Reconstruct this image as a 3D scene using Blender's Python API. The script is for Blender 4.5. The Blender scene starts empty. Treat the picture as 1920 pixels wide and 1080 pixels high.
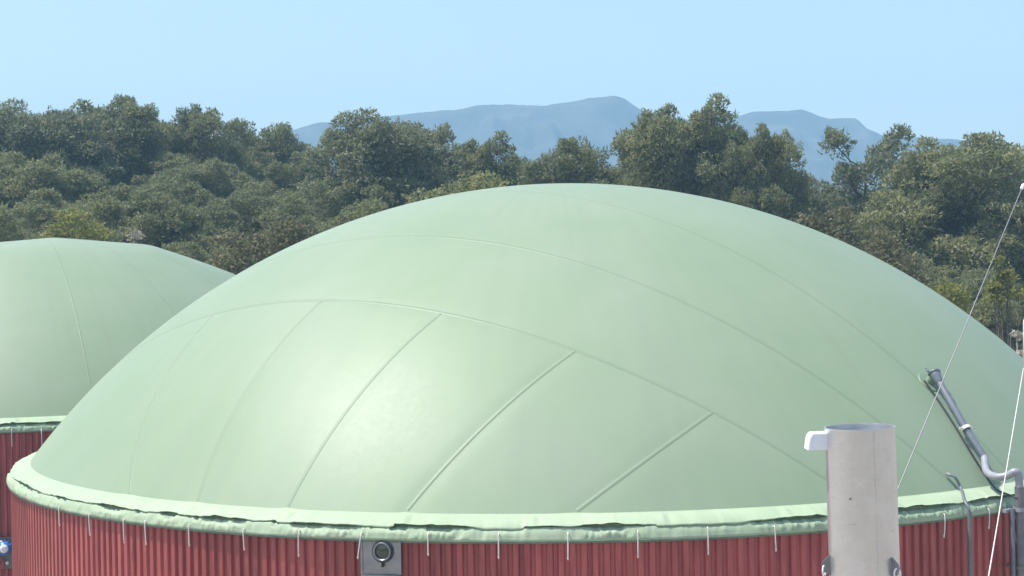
import bpy, bmesh, math, random
import numpy as np
from mathutils import Vector, Matrix

# ------------------------------------------------------------------ camera, sky, sun, exposure
SC = bpy.context.scene
COL = SC.collection
R = 10.0                      # tank radius, metres
RIM = 6.0                     # height of the tank rim above the yard
F, TH, RO = 3000.0, -0.00794, -0.01762
CAM = Vector((-0.939, -31.315, RIM + 3.209))
FW = Vector((0, math.cos(TH), math.sin(TH)))
UP0 = Vector((0, -math.sin(TH), math.cos(TH)))
RT = Vector((1, 0, 0)) * math.cos(RO) + UP0 * math.sin(RO)
UPV = UP0 * math.cos(RO) - Vector((1, 0, 0)) * math.sin(RO)
cd = bpy.data.cameras.new('camera')
cam = bpy.data.objects.new('camera', cd)
COL.objects.link(cam)
m = Matrix.Identity(4)
for i in range(3):
    m[i][0], m[i][1], m[i][2], m[i][3] = RT[i], UPV[i], -FW[i], CAM[i]
cam.matrix_world = m
cd.sensor_width = 36.0
cd.lens = F / 1920 * 36
cd.clip_start, cd.clip_end = 0.1, 30000
SC.camera = cam

SUN = Vector((-0.42, 0.03, 0.905)).normalized()
elev = math.asin(SUN.z)
azim = math.atan2(SUN.x, SUN.y)
world = bpy.data.worlds.new('World')
SC.world = world
world.use_nodes = True
nt = world.node_tree
nt.nodes.clear()
sky = nt.nodes.new('ShaderNodeTexSky')
sky.sky_type = 'NISHITA'
sky.sun_disc = False
sky.sun_elevation = elev
sky.sun_rotation = azim
sky.altitude = 0
sky.air_density = 1.1
sky.dust_density = 1.5
sky.ozone_density = 1.0
bg = nt.nodes.new('ShaderNodeBackground')
bg.inputs['Strength'].default_value = 0.12
ow = nt.nodes.new('ShaderNodeOutputWorld')
nt.links.new(sky.outputs[0], bg.inputs[0])
nt.links.new(bg.outputs[0], ow.inputs[0])

sd = bpy.data.lights.new('sun', 'SUN')
sd.energy = 3.5
sd.angle = math.radians(0.53)
sd.color = (1.0, 0.96, 0.9)
so = bpy.data.objects.new('sun', sd)
so.rotation_euler = SUN.to_track_quat('Z', 'Y').to_euler()
so.location = (0, 0, 60)
COL.objects.link(so)

SC.view_settings.view_transform = 'Standard'
SC.view_settings.look = 'None'
SC.view_settings.exposure = 0.93
SC.view_settings.gamma = 1.0
SC.view_settings.use_curve_mapping = False
SC.cycles.use_denoising = True
SC.cycles.max_bounces = 8
SC.cycles.volume_bounces = 1
SC.cycles.transparent_max_bounces = 8

# ------------------------------------------------------------------ helpers
def at(px, py, depth):
    """world point seen at photo pixel (px, py), `depth` metres along the view axis"""
    return CAM + (FW + RT * ((px - 960) / F) - UPV * ((py - 540) / F)) * depth

def ray(px, py):
    return (FW + RT * ((px - 960) / F) - UPV * ((py - 540) / F)).normalized()

def hit_sphere(px, py, c, S):
    d = ray(px, py); q = CAM - c
    b = d.dot(q); disc = b * b - (q.dot(q) - S * S)
    return CAM + d * (-b - math.sqrt(max(disc, 0)))

def hit_cyl(px, py, c, rad):
    d = ray(px, py); q = CAM - c
    a = d.x ** 2 + d.y ** 2; b = d.x * q.x + d.y * q.y; cc = q.x ** 2 + q.y ** 2 - rad * rad
    return CAM + d * ((-b - math.sqrt(max(b * b - a * cc, 0))) / a)

def tag(o, label=None, cat=None, group=None, kind=None):
    if label: o['label'] = label
    if cat: o['category'] = cat
    if group: o['group'] = group
    if kind: o['kind'] = kind
    return o

def empty(name, loc=(0, 0, 0), rz=0.0):
    o = bpy.data.objects.new(name, None)
    o.location = loc
    o.rotation_euler = (0, 0, rz)
    o.empty_display_size = 0.3
    COL.objects.link(o)
    return o

def link(name, me, parent=None):
    o = bpy.data.objects.new(name, me)
    COL.objects.link(o)
    if parent: o.parent = parent
    return o

def mesh_np(name, V, Fc, mat, smooth=True):
    me = bpy.data.meshes.new(name)
    V = np.asarray(V, dtype=np.float32); Fc = np.asarray(Fc, dtype=np.int32)
    k = Fc.shape[1]
    me.vertices.add(len(V)); me.vertices.foreach_set('co', V.ravel())
    me.loops.add(Fc.size); me.loops.foreach_set('vertex_index', Fc.ravel())
    me.polygons.add(len(Fc))
    me.polygons.foreach_set('loop_start', np.arange(0, Fc.size, k, dtype=np.int32))
    me.polygons.foreach_set('use_smooth', np.full(len(Fc), smooth, dtype=bool))
    me.update(calc_edges=True)
    if mat: me.materials.append(mat)
    return me

def grid_faces(nu, nv, wrap_u=False):
    """faces of a grid stored index = u*nv + v"""
    u = np.arange(nu if wrap_u else nu - 1); v = np.arange(nv - 1)
    U, W = np.meshgrid(u, v, indexing='ij')
    U2 = (U + 1) % nu
    return np.stack([U * nv + W, U2 * nv + W, U2 * nv + W + 1, U * nv + W + 1], -1).reshape(-1, 4)

def bm_obj(name, bm, mat, parent=None, smooth=False, autosmooth=None):
    me = bpy.data.meshes.new(name)
    bm.normal_update()
    for f in bm.faces: f.smooth = smooth
    if autosmooth is not None:
        for e in bm.edges:
            if len(e.link_faces) == 2 and e.calc_face_angle(0) > autosmooth: e.smooth = False
    bm.to_mesh(me); bm.free()
    me.materials.append(mat)
    return link(name, me, parent)

def add_box(bm, c, s, rot=None, bevel=0.0):
    r = bmesh.ops.create_cube(bm, size=1.0)
    vs = r['verts']
    M = Matrix.Translation(Vector(c)) @ (rot.to_4x4() if rot else Matrix.Identity(4)) @ Matrix.Diagonal((s[0], s[1], s[2], 1))
    bmesh.ops.transform(bm, matrix=M, verts=vs)
    if bevel > 0:
        es = list({e for v in vs for e in v.link_edges})
        bmesh.ops.bevel(bm, geom=es, offset=bevel, segments=2, affect='EDGES', profile=0.7)

def frame_along(d):
    d = d.normalized()
    a = Vector((0, 0, 1)) if abs(d.z) < 0.9 else Vector((1, 0, 0))
    x = a.cross(d).normalized()
    return x, d.cross(x)

def add_tube(bm, pts, rads, seg=12, cap=True):
    pts = [Vector(p) for p in pts]
    if not hasattr(rads, '__len__'): rads = [rads] * len(pts)
    rings = []
    x = None
    for i, p in enumerate(pts):
        d = (pts[min(i + 1, len(pts) - 1)] - pts[max(i - 1, 0)])
        if x is None: x, y = frame_along(d)
        else:
            d = d.normalized(); x = (x - d * x.dot(d)).normalized(); y = d.cross(x)
        rings.append([bm.verts.new(p + (x * math.cos(a) + y * math.sin(a)) * rads[i])
                      for a in [2 * math.pi * k / seg for k in range(seg)]])
    for a, b in zip(rings, rings[1:]):
        for k in range(seg):
            bm.faces.new((a[k], a[(k + 1) % seg], b[(k + 1) % seg], b[k]))
    if cap:
        bm.faces.new(rings[0][::-1]); bm.faces.new(rings[-1])

def add_lathe(bm, origin, axis, prof, seg=32):
    """prof = [(radius, distance along axis)], open surface of revolution"""
    axis = Vector(axis).normalized(); x, y = frame_along(axis); o = Vector(origin)
    rings = [[bm.verts.new(o + axis * t + (x * math.cos(2 * math.pi * k / seg) + y * math.sin(2 * math.pi * k / seg)) * max(r, 1e-4))
              for k in range(seg)] for r, t in prof]
    for a, b in zip(rings, rings[1:]):
        for k in range(seg):
            bm.faces.new((a[k], a[(k + 1) % seg], b[(k + 1) % seg], b[k]))

def smooth_path(pts, n=8):
    """Catmull-Rom through pts"""
    P = [Vector(p) for p in pts]; P = [P[0] * 2 - P[1]] + P + [P[-1] * 2 - P[-2]]
    out = []
    for i in range(1, len(P) - 2):
        a, b, c, d = P[i - 1:i + 3]
        for k in range(n):
            t = k / n
            out.append(0.5 * (2 * b + (c - a) * t + (2 * a - 5 * b + 4 * c - d) * t * t + (3 * b - a - 3 * c + d) * t ** 3))
    out.append(P[-2])
    return out

# value noise in numpy (periodic not needed)
def hash2(ix, iy, seed):
    n = (ix.astype(np.int64) * 374761393 + iy.astype(np.int64) * 668265263 + seed * 982451653) & 0x7fffffff
    n = ((n ^ (n >> 13)) * 1274126177) & 0x7fffffff
    return ((n ^ (n >> 16)) & 0xffff) / 65535.0

def vnoise(x, y, seed=0):
    x = np.asarray(x, float); y = np.asarray(y, float)
    ix = np.floor(x); iy = np.floor(y); fx = x - ix; fy = y - iy
    fx = fx * fx * (3 - 2 * fx); fy = fy * fy * (3 - 2 * fy)
    h = lambda a, b: hash2(ix + a, iy + b, seed)
    return (h(0, 0) * (1 - fx) + h(1, 0) * fx) * (1 - fy) + (h(0, 1) * (1 - fx) + h(1, 1) * fx) * fy

def fbm(x, y, seed=0, oct=4):
    s = 0; a = 0.5; f = 1.0
    for k in range(oct):
        s = s + a * vnoise(x * f, y * f, seed + k * 17); a *= 0.5; f *= 2.03
    return s

# ------------------------------------------------------------------ materials
def new_mat(name):
    mt = bpy.data.materials.new(name); mt.use_nodes = True
    n = mt.node_tree
    return mt, n, n.nodes['Principled BSDF'], n.nodes['Material Output']

def node(n, typ, **kw):
    x = n.nodes.new(typ)
    for k, v in kw.items():
        if k in x.inputs: x.inputs[k].default_value = v
        else: setattr(x, k, v)
    return x

def simple_mat(name, col, rough=0.5, metal=0.0, var=0.12, scale=8.0, bump=0.0, spec=0.5, coord='Object'):
    mt, n, b, o = new_mat(name)
    tc = node(n, 'ShaderNodeTexCoord')
    nz = node(n, 'ShaderNodeTexNoise', Scale=scale, Detail=5.0, Roughness=0.6)
    n.links.new(tc.outputs[coord], nz.inputs['Vector'])
    rp = node(n, 'ShaderNodeMapRange')
    rp.inputs['From Min'].default_value = 0.3; rp.inputs['From Max'].default_value = 0.7
    rp.inputs['To Min'].default_value = 1 - var; rp.inputs['To Max'].default_value = 1 + var
    n.links.new(nz.outputs['Fac'], rp.inputs['Value'])
    mx = node(n, 'ShaderNodeVectorMath', operation='SCALE')
    mx.inputs[0].default_value = col
    n.links.new(rp.outputs[0], mx.inputs['Scale'])
    n.links.new(mx.outputs[0], b.inputs['Base Color'])
    b.inputs['Roughness'].default_value = rough
    b.inputs['Metallic'].default_value = metal
    b.inputs['Specular IOR Level'].default_value = spec
    if bump > 0:
        bp = node(n, 'ShaderNodeBump', Strength=bump, Distance=0.02)
        n.links.new(nz.outputs['Fac'], bp.inputs['Height']); n.links.new(bp.outputs[0], b.inputs['Normal'])
    return mt

def membrane_mat(name, col, rough, bump=0.05):
    mt, n, b, o = new_mat(name)
    tc = node(n, 'ShaderNodeTexCoord')
    big = node(n, 'ShaderNodeTexNoise', Scale=0.35, Detail=4.0, Roughness=0.55)
    fine = node(n, 'ShaderNodeTexNoise', Scale=14.0, Detail=6.0, Roughness=0.65)
    sx = node(n, 'ShaderNodeSeparateXYZ'); n.links.new(tc.outputs['Object'], sx.inputs[0])
    an = node(n, 'ShaderNodeMath', operation='ARCTAN2'); n.links.new(sx.outputs['Y'], an.inputs[0]); n.links.new(sx.outputs['X'], an.inputs[1])
    st = node(n, 'ShaderNodeCombineXYZ')
    am = node(n, 'ShaderNodeMath', operation='MULTIPLY'); am.inputs[1].default_value = 26.0; n.links.new(an.outputs[0], am.inputs[0])
    zm = node(n, 'ShaderNodeMath', operation='MULTIPLY'); zm.inputs[1].default_value = 0.35; n.links.new(sx.outputs['Z'], zm.inputs[0])
    n.links.new(am.outputs[0], st.inputs[0]); n.links.new(zm.outputs[0], st.inputs[2])
    streak = node(n, 'ShaderNodeTexNoise', Scale=1.0, Detail=6.0, Roughness=0.65)
    for q in (big, fine): n.links.new(tc.outputs['Object'], q.inputs['Vector'])
    n.links.new(st.outputs[0], streak.inputs['Vector'])
    cr = node(n, 'ShaderNodeValToRGB')
    e = cr.color_ramp.elements
    e[0].position = 0.30; e[0].color = (col[0] * 0.90, col[1] * 0.955, col[2] * 0.90, 1)
    e[1].position = 0.70; e[1].color = (col[0] * 1.06, col[1] * 1.03, col[2] * 1.08, 1)
    n.links.new(big.outputs['Fac'], cr.inputs['Fac'])
    dirt = node(n, 'ShaderNodeMapRange')
    dirt.inputs['From Min'].default_value = 0.46; dirt.inputs['From Max'].default_value = 0.8
    dirt.inputs['To Min'].default_value = 0.0; dirt.inputs['To Max'].default_value = 0.30
    n.links.new(streak.outputs['Fac'], dirt.inputs['Value'])
    mx = node(n, 'ShaderNodeMix', data_type='RGBA')
    n.links.new(dirt.outputs[0], mx.inputs['Factor']); n.links.new(cr.outputs[0], mx.inputs['A'])
    mx.inputs['B'].default_value = (0.20, 0.25, 0.19, 1)
    n.links.new(mx.outputs['Result'], b.inputs['Base Color'])
    rr = node(n, 'ShaderNodeMapRange')
    rr.inputs['To Min'].default_value = rough - 0.05; rr.inputs['To Max'].default_value = rough + 0.07
    n.links.new(fine.outputs['Fac'], rr.inputs['Value']); n.links.new(rr.outputs[0], b.inputs['Roughness'])
    bp = node(n, 'ShaderNodeBump', Strength=bump, Distance=0.02)
    n.links.new(fine.outputs['Fac'], bp.inputs['Height'])
    bp2 = node(n, 'ShaderNodeBump', Strength=0.10, Distance=0.10)
    n.links.new(big.outputs['Fac'], bp2.inputs['Height']); n.links.new(bp.outputs[0], bp2.inputs['Normal'])
    n.links.new(bp2.outputs[0], b.inputs['Normal'])
    b.inputs['Specular IOR Level'].default_value = 0.27
    return mt

M_DOME = membrane_mat('green_membrane', (0.245, 0.31, 0.205), 0.47)
M_SEAM = membrane_mat('green_seam', (0.222, 0.283, 0.188), 0.46)
M_COLLAR = membrane_mat('pale_green_collar', (0.36, 0.435, 0.295), 0.6, bump=0.12)

def cladding_mat():
    mt, n, b, o = new_mat('red_cladding')
    tc = node(n, 'ShaderNodeTexCoord'); oi = node(n, 'ShaderNodeObjectInfo')
    mp = node(n, 'ShaderNodeMapping'); mp.inputs['Scale'].default_value = (6, 6, 0.7)
    ad = node(n, 'ShaderNodeVectorMath', operation='ADD')
    cm = node(n, 'ShaderNodeCombineXYZ')
    ml = node(n, 'ShaderNodeMath', operation='MULTIPLY'); ml.inputs[1].default_value = 57.0
    n.links.new(oi.outputs['Random'], ml.inputs[0])
    for k in range(3): n.links.new(ml.outputs[0], cm.inputs[k])
    n.links.new(tc.outputs['Object'], ad.inputs[0]); n.links.new(cm.outputs[0], ad.inputs[1])
    n.links.new(ad.outputs[0], mp.inputs['Vector'])
    nz = node(n, 'ShaderNodeTexNoise', Scale=1.6, Detail=6.0, Roughness=0.65)
    n.links.new(mp.outputs[0], nz.inputs['Vector'])
    cr = node(n, 'ShaderNodeValToRGB'); e = cr.color_ramp.elements
    e[0].position = 0.32; e[0].color = (0.25, 0.048, 0.050, 1)
    e[1].position = 0.72; e[1].color = (0.45, 0.105, 0.093, 1)
    n.links.new(nz.outputs['Fac'], cr.inputs['Fac'])
    hs = node(n, 'ShaderNodeHueSaturation')
    mr = node(n, 'ShaderNodeMapRange'); mr.inputs['To Min'].default_value = 0.80; mr.inputs['To Max'].default_value = 1.14
    n.links.new(oi.outputs['Random'], mr.inputs['Value']); n.links.new(mr.outputs[0], hs.inputs['Value'])
    n.links.new(cr.outputs[0], hs.inputs['Color']); n.links.new(hs.outputs[0], b.inputs['Base Color'])
    b.inputs['Roughness'].default_value = 0.42
    return mt
M_RED = cladding_mat()
M_CORE = simple_mat('dark_insulation', (0.05, 0.03, 0.03), 0.9)
M_DRIP = simple_mat('drip_edge_grey_green', (0.13, 0.17, 0.13), 0.6, var=0.25)
M_ROPE = simple_mat('pale_rope', (0.72, 0.68, 0.62), 0.8, var=0.15, scale=40)
M_STEEL = simple_mat('stainless', (0.27, 0.28, 0.305), 0.4, 1.0, 0.15, 5.0)
M_DARK = simple_mat('dark_rubber', (0.03, 0.032, 0.035), 0.55, 0, 0.2)
M_GLASS = simple_mat('sight_glass', (0.035, 0.05, 0.035), 0.08, 0, 0.3, 6.0, spec=0.8)
M_HOSE = simple_mat('grey_hose', (0.15, 0.17, 0.195), 0.38, 0, 0.15, 6.0)
M_PVC = simple_mat('pale_grey_pvc', (0.28, 0.285, 0.31), 0.4, 0, 0.1, 6.0)
M_PIPE_DARK = simple_mat('dark_grey_pipe', (0.15, 0.145, 0.15), 0.45, 0, 0.3, 4.0)
M_WHITE = simple_mat('white_plastic', (0.80, 0.80, 0.82), 0.4, 0, 0.05)
M_BLUE = simple_mat('blue_enamel', (0.03, 0.17, 0.50), 0.35, 0, 0.15)
M_REDP = simple_mat('red_enamel', (0.55, 0.05, 0.06), 0.4, 0, 0.15)
M_WIRE = simple_mat('steel_wire', (0.27, 0.265, 0.27), 0.5, 0.3, 0.2, 60)
M_BARK = simple_mat('bark', (0.10, 0.078, 0.062), 0.9, 0, 0.4, 6.0, bump=0.6)
M_DRYBARK = simple_mat('pale_bark', (0.34, 0.30, 0.26), 0.9, 0, 0.3, 6.0)

def flue_mat():
    mt, n, b, o = new_mat('weathered_galvanised_flue')
    tc = node(n, 'ShaderNodeTexCoord')
    mp = node(n, 'ShaderNodeMapping'); mp.inputs['Scale'].default_value = (1, 1, 1)
    n.links.new(tc.outputs['Object'], mp.inputs['Vector'])
    nz = node(n, 'ShaderNodeTexNoise', Scale=7.0, Detail=7.0, Roughness=0.7)
    mp2 = node(n, 'ShaderNodeMapping'); mp2.inputs['Scale'].default_value = (3, 3, 22)
    n.links.new(tc.outputs['Object'], mp2.inputs['Vector'])
    sc = node(n, 'ShaderNodeTexNoise', Scale=3.0, Detail=5.0, Roughness=0.6)
    n.links.new(mp.outputs[0], nz.inputs['Vector']); n.links.new(mp2.outputs[0], sc.inputs['Vector'])
    cr = node(n, 'ShaderNodeValToRGB'); e = cr.color_ramp.elements
    e[0].position = 0.25; e[0].color = (0.54, 0.535, 0.53, 1)
    e[1].position = 0.6; e[1].color = (0.64, 0.635, 0.645, 1)
    n.links.new(nz.outputs['Fac'], cr.inputs['Fac'])
    mr = node(n, 'ShaderNodeMapRange'); mr.inputs['From Min'].default_value = 0.66; mr.inputs['From Max'].default_value = 0.74
    mr.inputs['To Max'].default_value = 0.45
    n.links.new(sc.outputs['Fac'], mr.inputs['Value'])
    mx = node(n, 'ShaderNodeMix', data_type='RGBA'); mx.inputs['B'].default_value = (0.22, 0.20, 0.21, 1)
    n.links.new(mr.outputs[0], mx.inputs['Factor']); n.links.new(cr.outputs[0], mx.inputs['A'])
    n.links.new(mx.outputs['Result'], b.inputs['Base Color'])
    rr = node(n, 'ShaderNodeMapRange'); rr.inputs['To Min'].default_value = 0.28; rr.inputs['To Max'].default_value = 0.42
    n.links.new(nz.outputs['Fac'], rr.inputs['Value']); n.links.new(rr.outputs[0], b.inputs['Roughness'])
    b.inputs['Metallic'].default_value = 0.7
    bp = node(n, 'ShaderNodeBump', Strength=0.12, Distance=0.01)
    n.links.new(sc.outputs['Fac'], bp.inputs['Height']); n.links.new(bp.outputs[0], b.inputs['Normal'])
    return mt
M_FLUE = flue_mat()

def leaf_mat(name, c0, c1, trans=0.5):
    """foliage: colour from the clump's own tint (mesh attribute) and the individual tree"""
    mt, n, b, o = new_mat(name)
    at_ = node(n, 'ShaderNodeAttribute', attribute_name='tint'); oi = node(n, 'ShaderNodeObjectInfo')
    sm = node(n, 'ShaderNodeMath', operation='MULTIPLY_ADD')
    sm.inputs[1].default_value = 0.65
    ms = node(n, 'ShaderNodeMath', operation='MULTIPLY'); ms.inputs[1].default_value = 0.35
    n.links.new(oi.outputs['Random'], ms.inputs[0])
    n.links.new(at_.outputs['Fac'], sm.inputs[0]); n.links.new(ms.outputs[0], sm.inputs[2])
    mx = node(n, 'ShaderNodeMix', data_type='RGBA')
    mx.inputs['A'].default_value = (*c0, 1); mx.inputs['B'].default_value = (*c1, 1)
    n.links.new(sm.outputs[0], mx.inputs['Factor'])
    n.links.new(mx.outputs['Result'], b.inputs['Base Color'])
    b.inputs['Roughness'].default_value = 0.55
    b.inputs['Specular IOR Level'].default_value = 0.4
    tr = node(n, 'ShaderNodeBsdfTranslucent'); n.links.new(mx.outputs['Result'], tr.inputs['Color'])
    ms2 = node(n, 'ShaderNodeMixShader'); ms2.inputs[0].default_value = trans
    n.links.new(b.outputs[0], ms2.inputs[1]); n.links.new(tr.outputs[0], ms2.inputs[2])
    n.links.new(ms2.outputs[0], o.inputs['Surface'])
    return mt
M_PINE = leaf_mat('pine_needles', (0.15, 0.172, 0.085), (0.285, 0.285, 0.12))
M_PINE_BLUE = leaf_mat('pine_needles_grey_green', (0.15, 0.175, 0.10), (0.25, 0.26, 0.14))
M_YELLOW = leaf_mat('yellow_green_leaves', (0.17, 0.185, 0.05), (0.36, 0.34, 0.09))
M_PALE = leaf_mat('pale_dry_leaves', (0.26, 0.24, 0.18), (0.48, 0.45, 0.36))
M_SCRUB = leaf_mat('brown_scrub', (0.11, 0.112, 0.06), (0.21, 0.195, 0.095))

# ------------------------------------------------------------------ ground, mountain
def ground_z(x, y):
    x = np.asarray(x, float); y = np.asarray(y, float)
    t = np.clip((y - 33) / 90.0, 0, 1); t = t * t * (3 - 2 * t)
    rise = t * (7.2 - 0.075 * np.clip(x, -60, 60))
    far = np.clip((y - 140) / 500, 0, 1)
    rise = rise * (1 - far) - far * 30
    bump = (fbm(x * 0.06, y * 0.06, 5) - 0.5) * 2.2 * np.clip((y - 36) / 20, 0, 1) * (1 - far)
    return rise + bump

def make_ground():
    def axis(lim_lo, lim_hi, fine_lo, fine_hi, step, grow=1.22):
        a = list(np.arange(fine_lo, fine_hi + 1e-6, step))
        s = step; v = fine_hi
        while v < lim_hi: s *= grow; v += s; a.append(v)
        s = step; v = fine_lo
        while v > lim_lo: s *= grow; v -= s; a.insert(0, v)
        return np.unique(np.clip(np.array(a), lim_lo, lim_hi))
    xs = axis(-2300, 2300, -80, 80, 2.5); ys = axis(-60, 1500, -40, 160, 2.5)
    X, Y = np.meshgrid(xs, ys, indexing='ij')
    Z = ground_z(X, Y)
    V = np.stack([X, Y, Z], -1).reshape(-1, 3)
    mt, n, b, o = new_mat('dry_earth')
    tc = node(n, 'ShaderNodeTexCoord')
    a1 = node(n, 'ShaderNodeTexNoise', Scale=0.25, Detail=8.0, Roughness=0.65)
    n.links.new(tc.outputs['Object'], a1.inputs['Vector'])
    cr = node(n, 'ShaderNodeValToRGB'); e = cr.color_ramp.elements
    e[0].position = 0.35; e[0].color = (0.055, 0.055, 0.03, 1)
    e[1].position = 0.65; e[1].color = (0.17, 0.135, 0.09, 1)
    n.links.new(a1.outputs['Fac'], cr.inputs['Fac'])
    # unseen yard round tanks, made pale to bounce warm light, woodland soil beyond it
    sp = node(n, 'ShaderNodeSeparateXYZ'); n.links.new(tc.outputs['Object'], sp.inputs[0])
    mr = node(n, 'ShaderNodeMapRange'); mr.inputs['From Min'].default_value = 34; mr.inputs['From Max'].default_value = 40
    n.links.new(sp.outputs['Y'], mr.inputs['Value'])
    a2 = node(n, 'ShaderNodeTexNoise', Scale=1.2, Detail=8.0, Roughness=0.7); n.links.new(tc.outputs['Object'], a2.inputs['Vector'])
    c2 = node(n, 'ShaderNodeValToRGB'); e = c2.color_ramp.elements
    e[0].position = 0.3; e[0].color = (0.27, 0.235, 0.185, 1); e[1].position = 0.7; e[1].color = (0.38, 0.34, 0.28, 1)
    n.links.new(a2.outputs['Fac'], c2.inputs['Fac'])
    mx = node(n, 'ShaderNodeMix', data_type='RGBA'); n.links.new(mr.outputs[0], mx.inputs['Factor'])
    n.links.new(c2.outputs[0], mx.inputs['A']); n.links.new(cr.outputs[0], mx.inputs['B'])
    n.links.new(mx.outputs['Result'], b.inputs['Base Color'])
    b.inputs['Roughness'].default_value = 0.95
    o_ = link('ground', mesh_np('ground', V, grid_faces(len(xs), len(ys)), mt)); o_['kind'] = 'structure'
    return o_
make_ground()

def make_mountain():
    prof = [(-700, 330), (-300, 318), (100, 300), (380, 285), (480, 262), (560, 240), (600, 231), (660, 224), (740, 217), (780, 212), (850, 206), (905, 196),
            (945, 196), (990, 198), (1020, 198), (1060, 192), (1100, 185), (1130, 183), (1150, 180), (1172, 185), (1200, 205),
            (1250, 219), (1300, 226), (1380, 219), (1410, 211), (1460, 209), (1505, 206), (1530, 216), (1555, 221), (1605, 222), (1625, 240),
            (1655, 254), (1720, 258), (1800, 262), (1860, 270), (1920, 284), (2050, 300), (2400, 312), (2900, 330)]
    DEP = 1350.0
    pts = [at(px, py, DEP) for px, py in prof]
    px_ = np.array([p.x for p in pts]); pz_ = np.array([p.z for p in pts])
    xs = np.linspace(px_[0], px_[-1], 760)
    crest = np.interp(xs, px_, pz_)
    y0 = pts[0].y
    vs = np.linspace(-1, 1, 121)
    X, Vv = np.meshgrid(xs, vs, indexing='ij')
    Y = y0 + np.where(Vv < 0, Vv * 380, Vv * 150)
    fall = 1 - np.abs(Vv) ** 0.85
    base = -31
    ridge = 1 - np.abs(2 * fbm(X / 97 + Vv * 0.8, Vv * 2.2, 31, 5) - 1)
    fine = fbm(X / 15, Y / 22, 77, 4) - 0.5
    away = np.clip(np.abs(Vv) * 5, 0, 1)
    Z = base + (crest[:, None] - base) * np.clip(fall, 0, 1) + away * ((ridge - 0.75) * 95 * np.clip(fall + 0.1, 0, 1)) + fine * (3 + 12 * away)
    Z = np.minimum(Z, crest[:, None] + 2)
    V = np.stack([X, Y, Z], -1).reshape(-1, 3)
    mt, n, b, o = new_mat('mountain_scrub')
    tc = node(n, 'ShaderNodeTexCoord')
    a1 = node(n, 'ShaderNodeTexNoise', Scale=0.026, Detail=9.0, Roughness=0.65)
    n.links.new(tc.outputs['Object'], a1.inputs['Vector'])
    cr = node(n, 'ShaderNodeValToRGB'); e = cr.color_ramp.elements
    e[0].position = 0.40; e[0].color = (0.025, 0.042, 0.022, 1)
    e[1].position = 0.72; e[1].color = (0.085, 0.09, 0.07, 1)
    n.links.new(a1.outputs['Fac'], cr.inputs['Fac']); n.links.new(cr.outputs[0], b.inputs['Base Color'])
    b.inputs['Roughness'].default_value = 0.95
    o_ = link('mountain', mesh_np('mountain', V, grid_faces(len(xs), len(vs)), mt)); o_['kind'] = 'structure'
make_mountain()

# haze: one closed box of even air round everything
def make_haze():
    bm = bmesh.new()
    add_box(bm, (0, 705, 69), (4800, 1650, 222))
    mt = bpy.data.materials.new('haze_air'); mt.use_nodes = True
    n = mt.node_tree; n.nodes.clear()
    v = n.nodes.new('ShaderNodeVolumePrincipled'); o = n.nodes.new('ShaderNodeOutputMaterial')
    v.inputs['Color'].default_value = (0.40, 0.66, 0.89, 1)
    v.inputs['Density'].default_value = 0.00074
    v.inputs['Anisotropy'].default_value = 0.0
    n.links.new(v.outputs[0], o.inputs['Volume'])
    h = bm_obj('haze', bm, mt); h['kind'] = 'stuff'
make_haze()

# ------------------------------------------------------------------ tanks
H1 = 0.4971 * R
S1 = (R * R + H1 * H1) / (2 * H1)
NS, NR = 1000, 170
PH = np.arange(NS) * 2 * math.pi / NS

SHEET = None
def sheet_mesh():
    """one corrugated cladding sheet: six trapezoid ribs over five degrees"""
    global SHEET
    if SHEET: return SHEET
    ang = math.radians(5.0); rib = ang / 6
    cols = []
    for k in range(6):
        a = k * rib
        cols += [(a, 10.29), (a + rib * 0.30, 10.29), (a + rib * 0.42, 10.326), (a + rib * 0.88, 10.326)]
    cols.append((ang, 10.29)); cols.append((ang + rib * 0.2, 10.294))
    V = []
    for a, r in cols:
        for z in (0.0, RIM - 0.27): V.append((r * math.cos(a), r * math.sin(a), z))
    SHEET = mesh_np('cladding_sheet', V, grid_faces(len(cols), 2), M_RED, smooth=False)
    return SHEET

def sheets(root, a0, a1):
    n = 72
    for k in range(n):
        a = k * 5.0
        if a0 <= a <= a1 or a0 <= a - 360 <= a1:
            s = link('cladding_sheet', sheet_mesh(), root)
            s.rotation_euler.z = math.radians(a)

def lathe_ring(name, prof, mat, root, smooth=True):
    V = []
    for a in np.arange(360) * math.pi / 180:
        for r, z in prof: V.append((r * math.cos(a), r * math.sin(a), z))
    return link(name, mesh_np(name, V, grid_faces(360, len(prof), True), mat, smooth), root)

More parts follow.
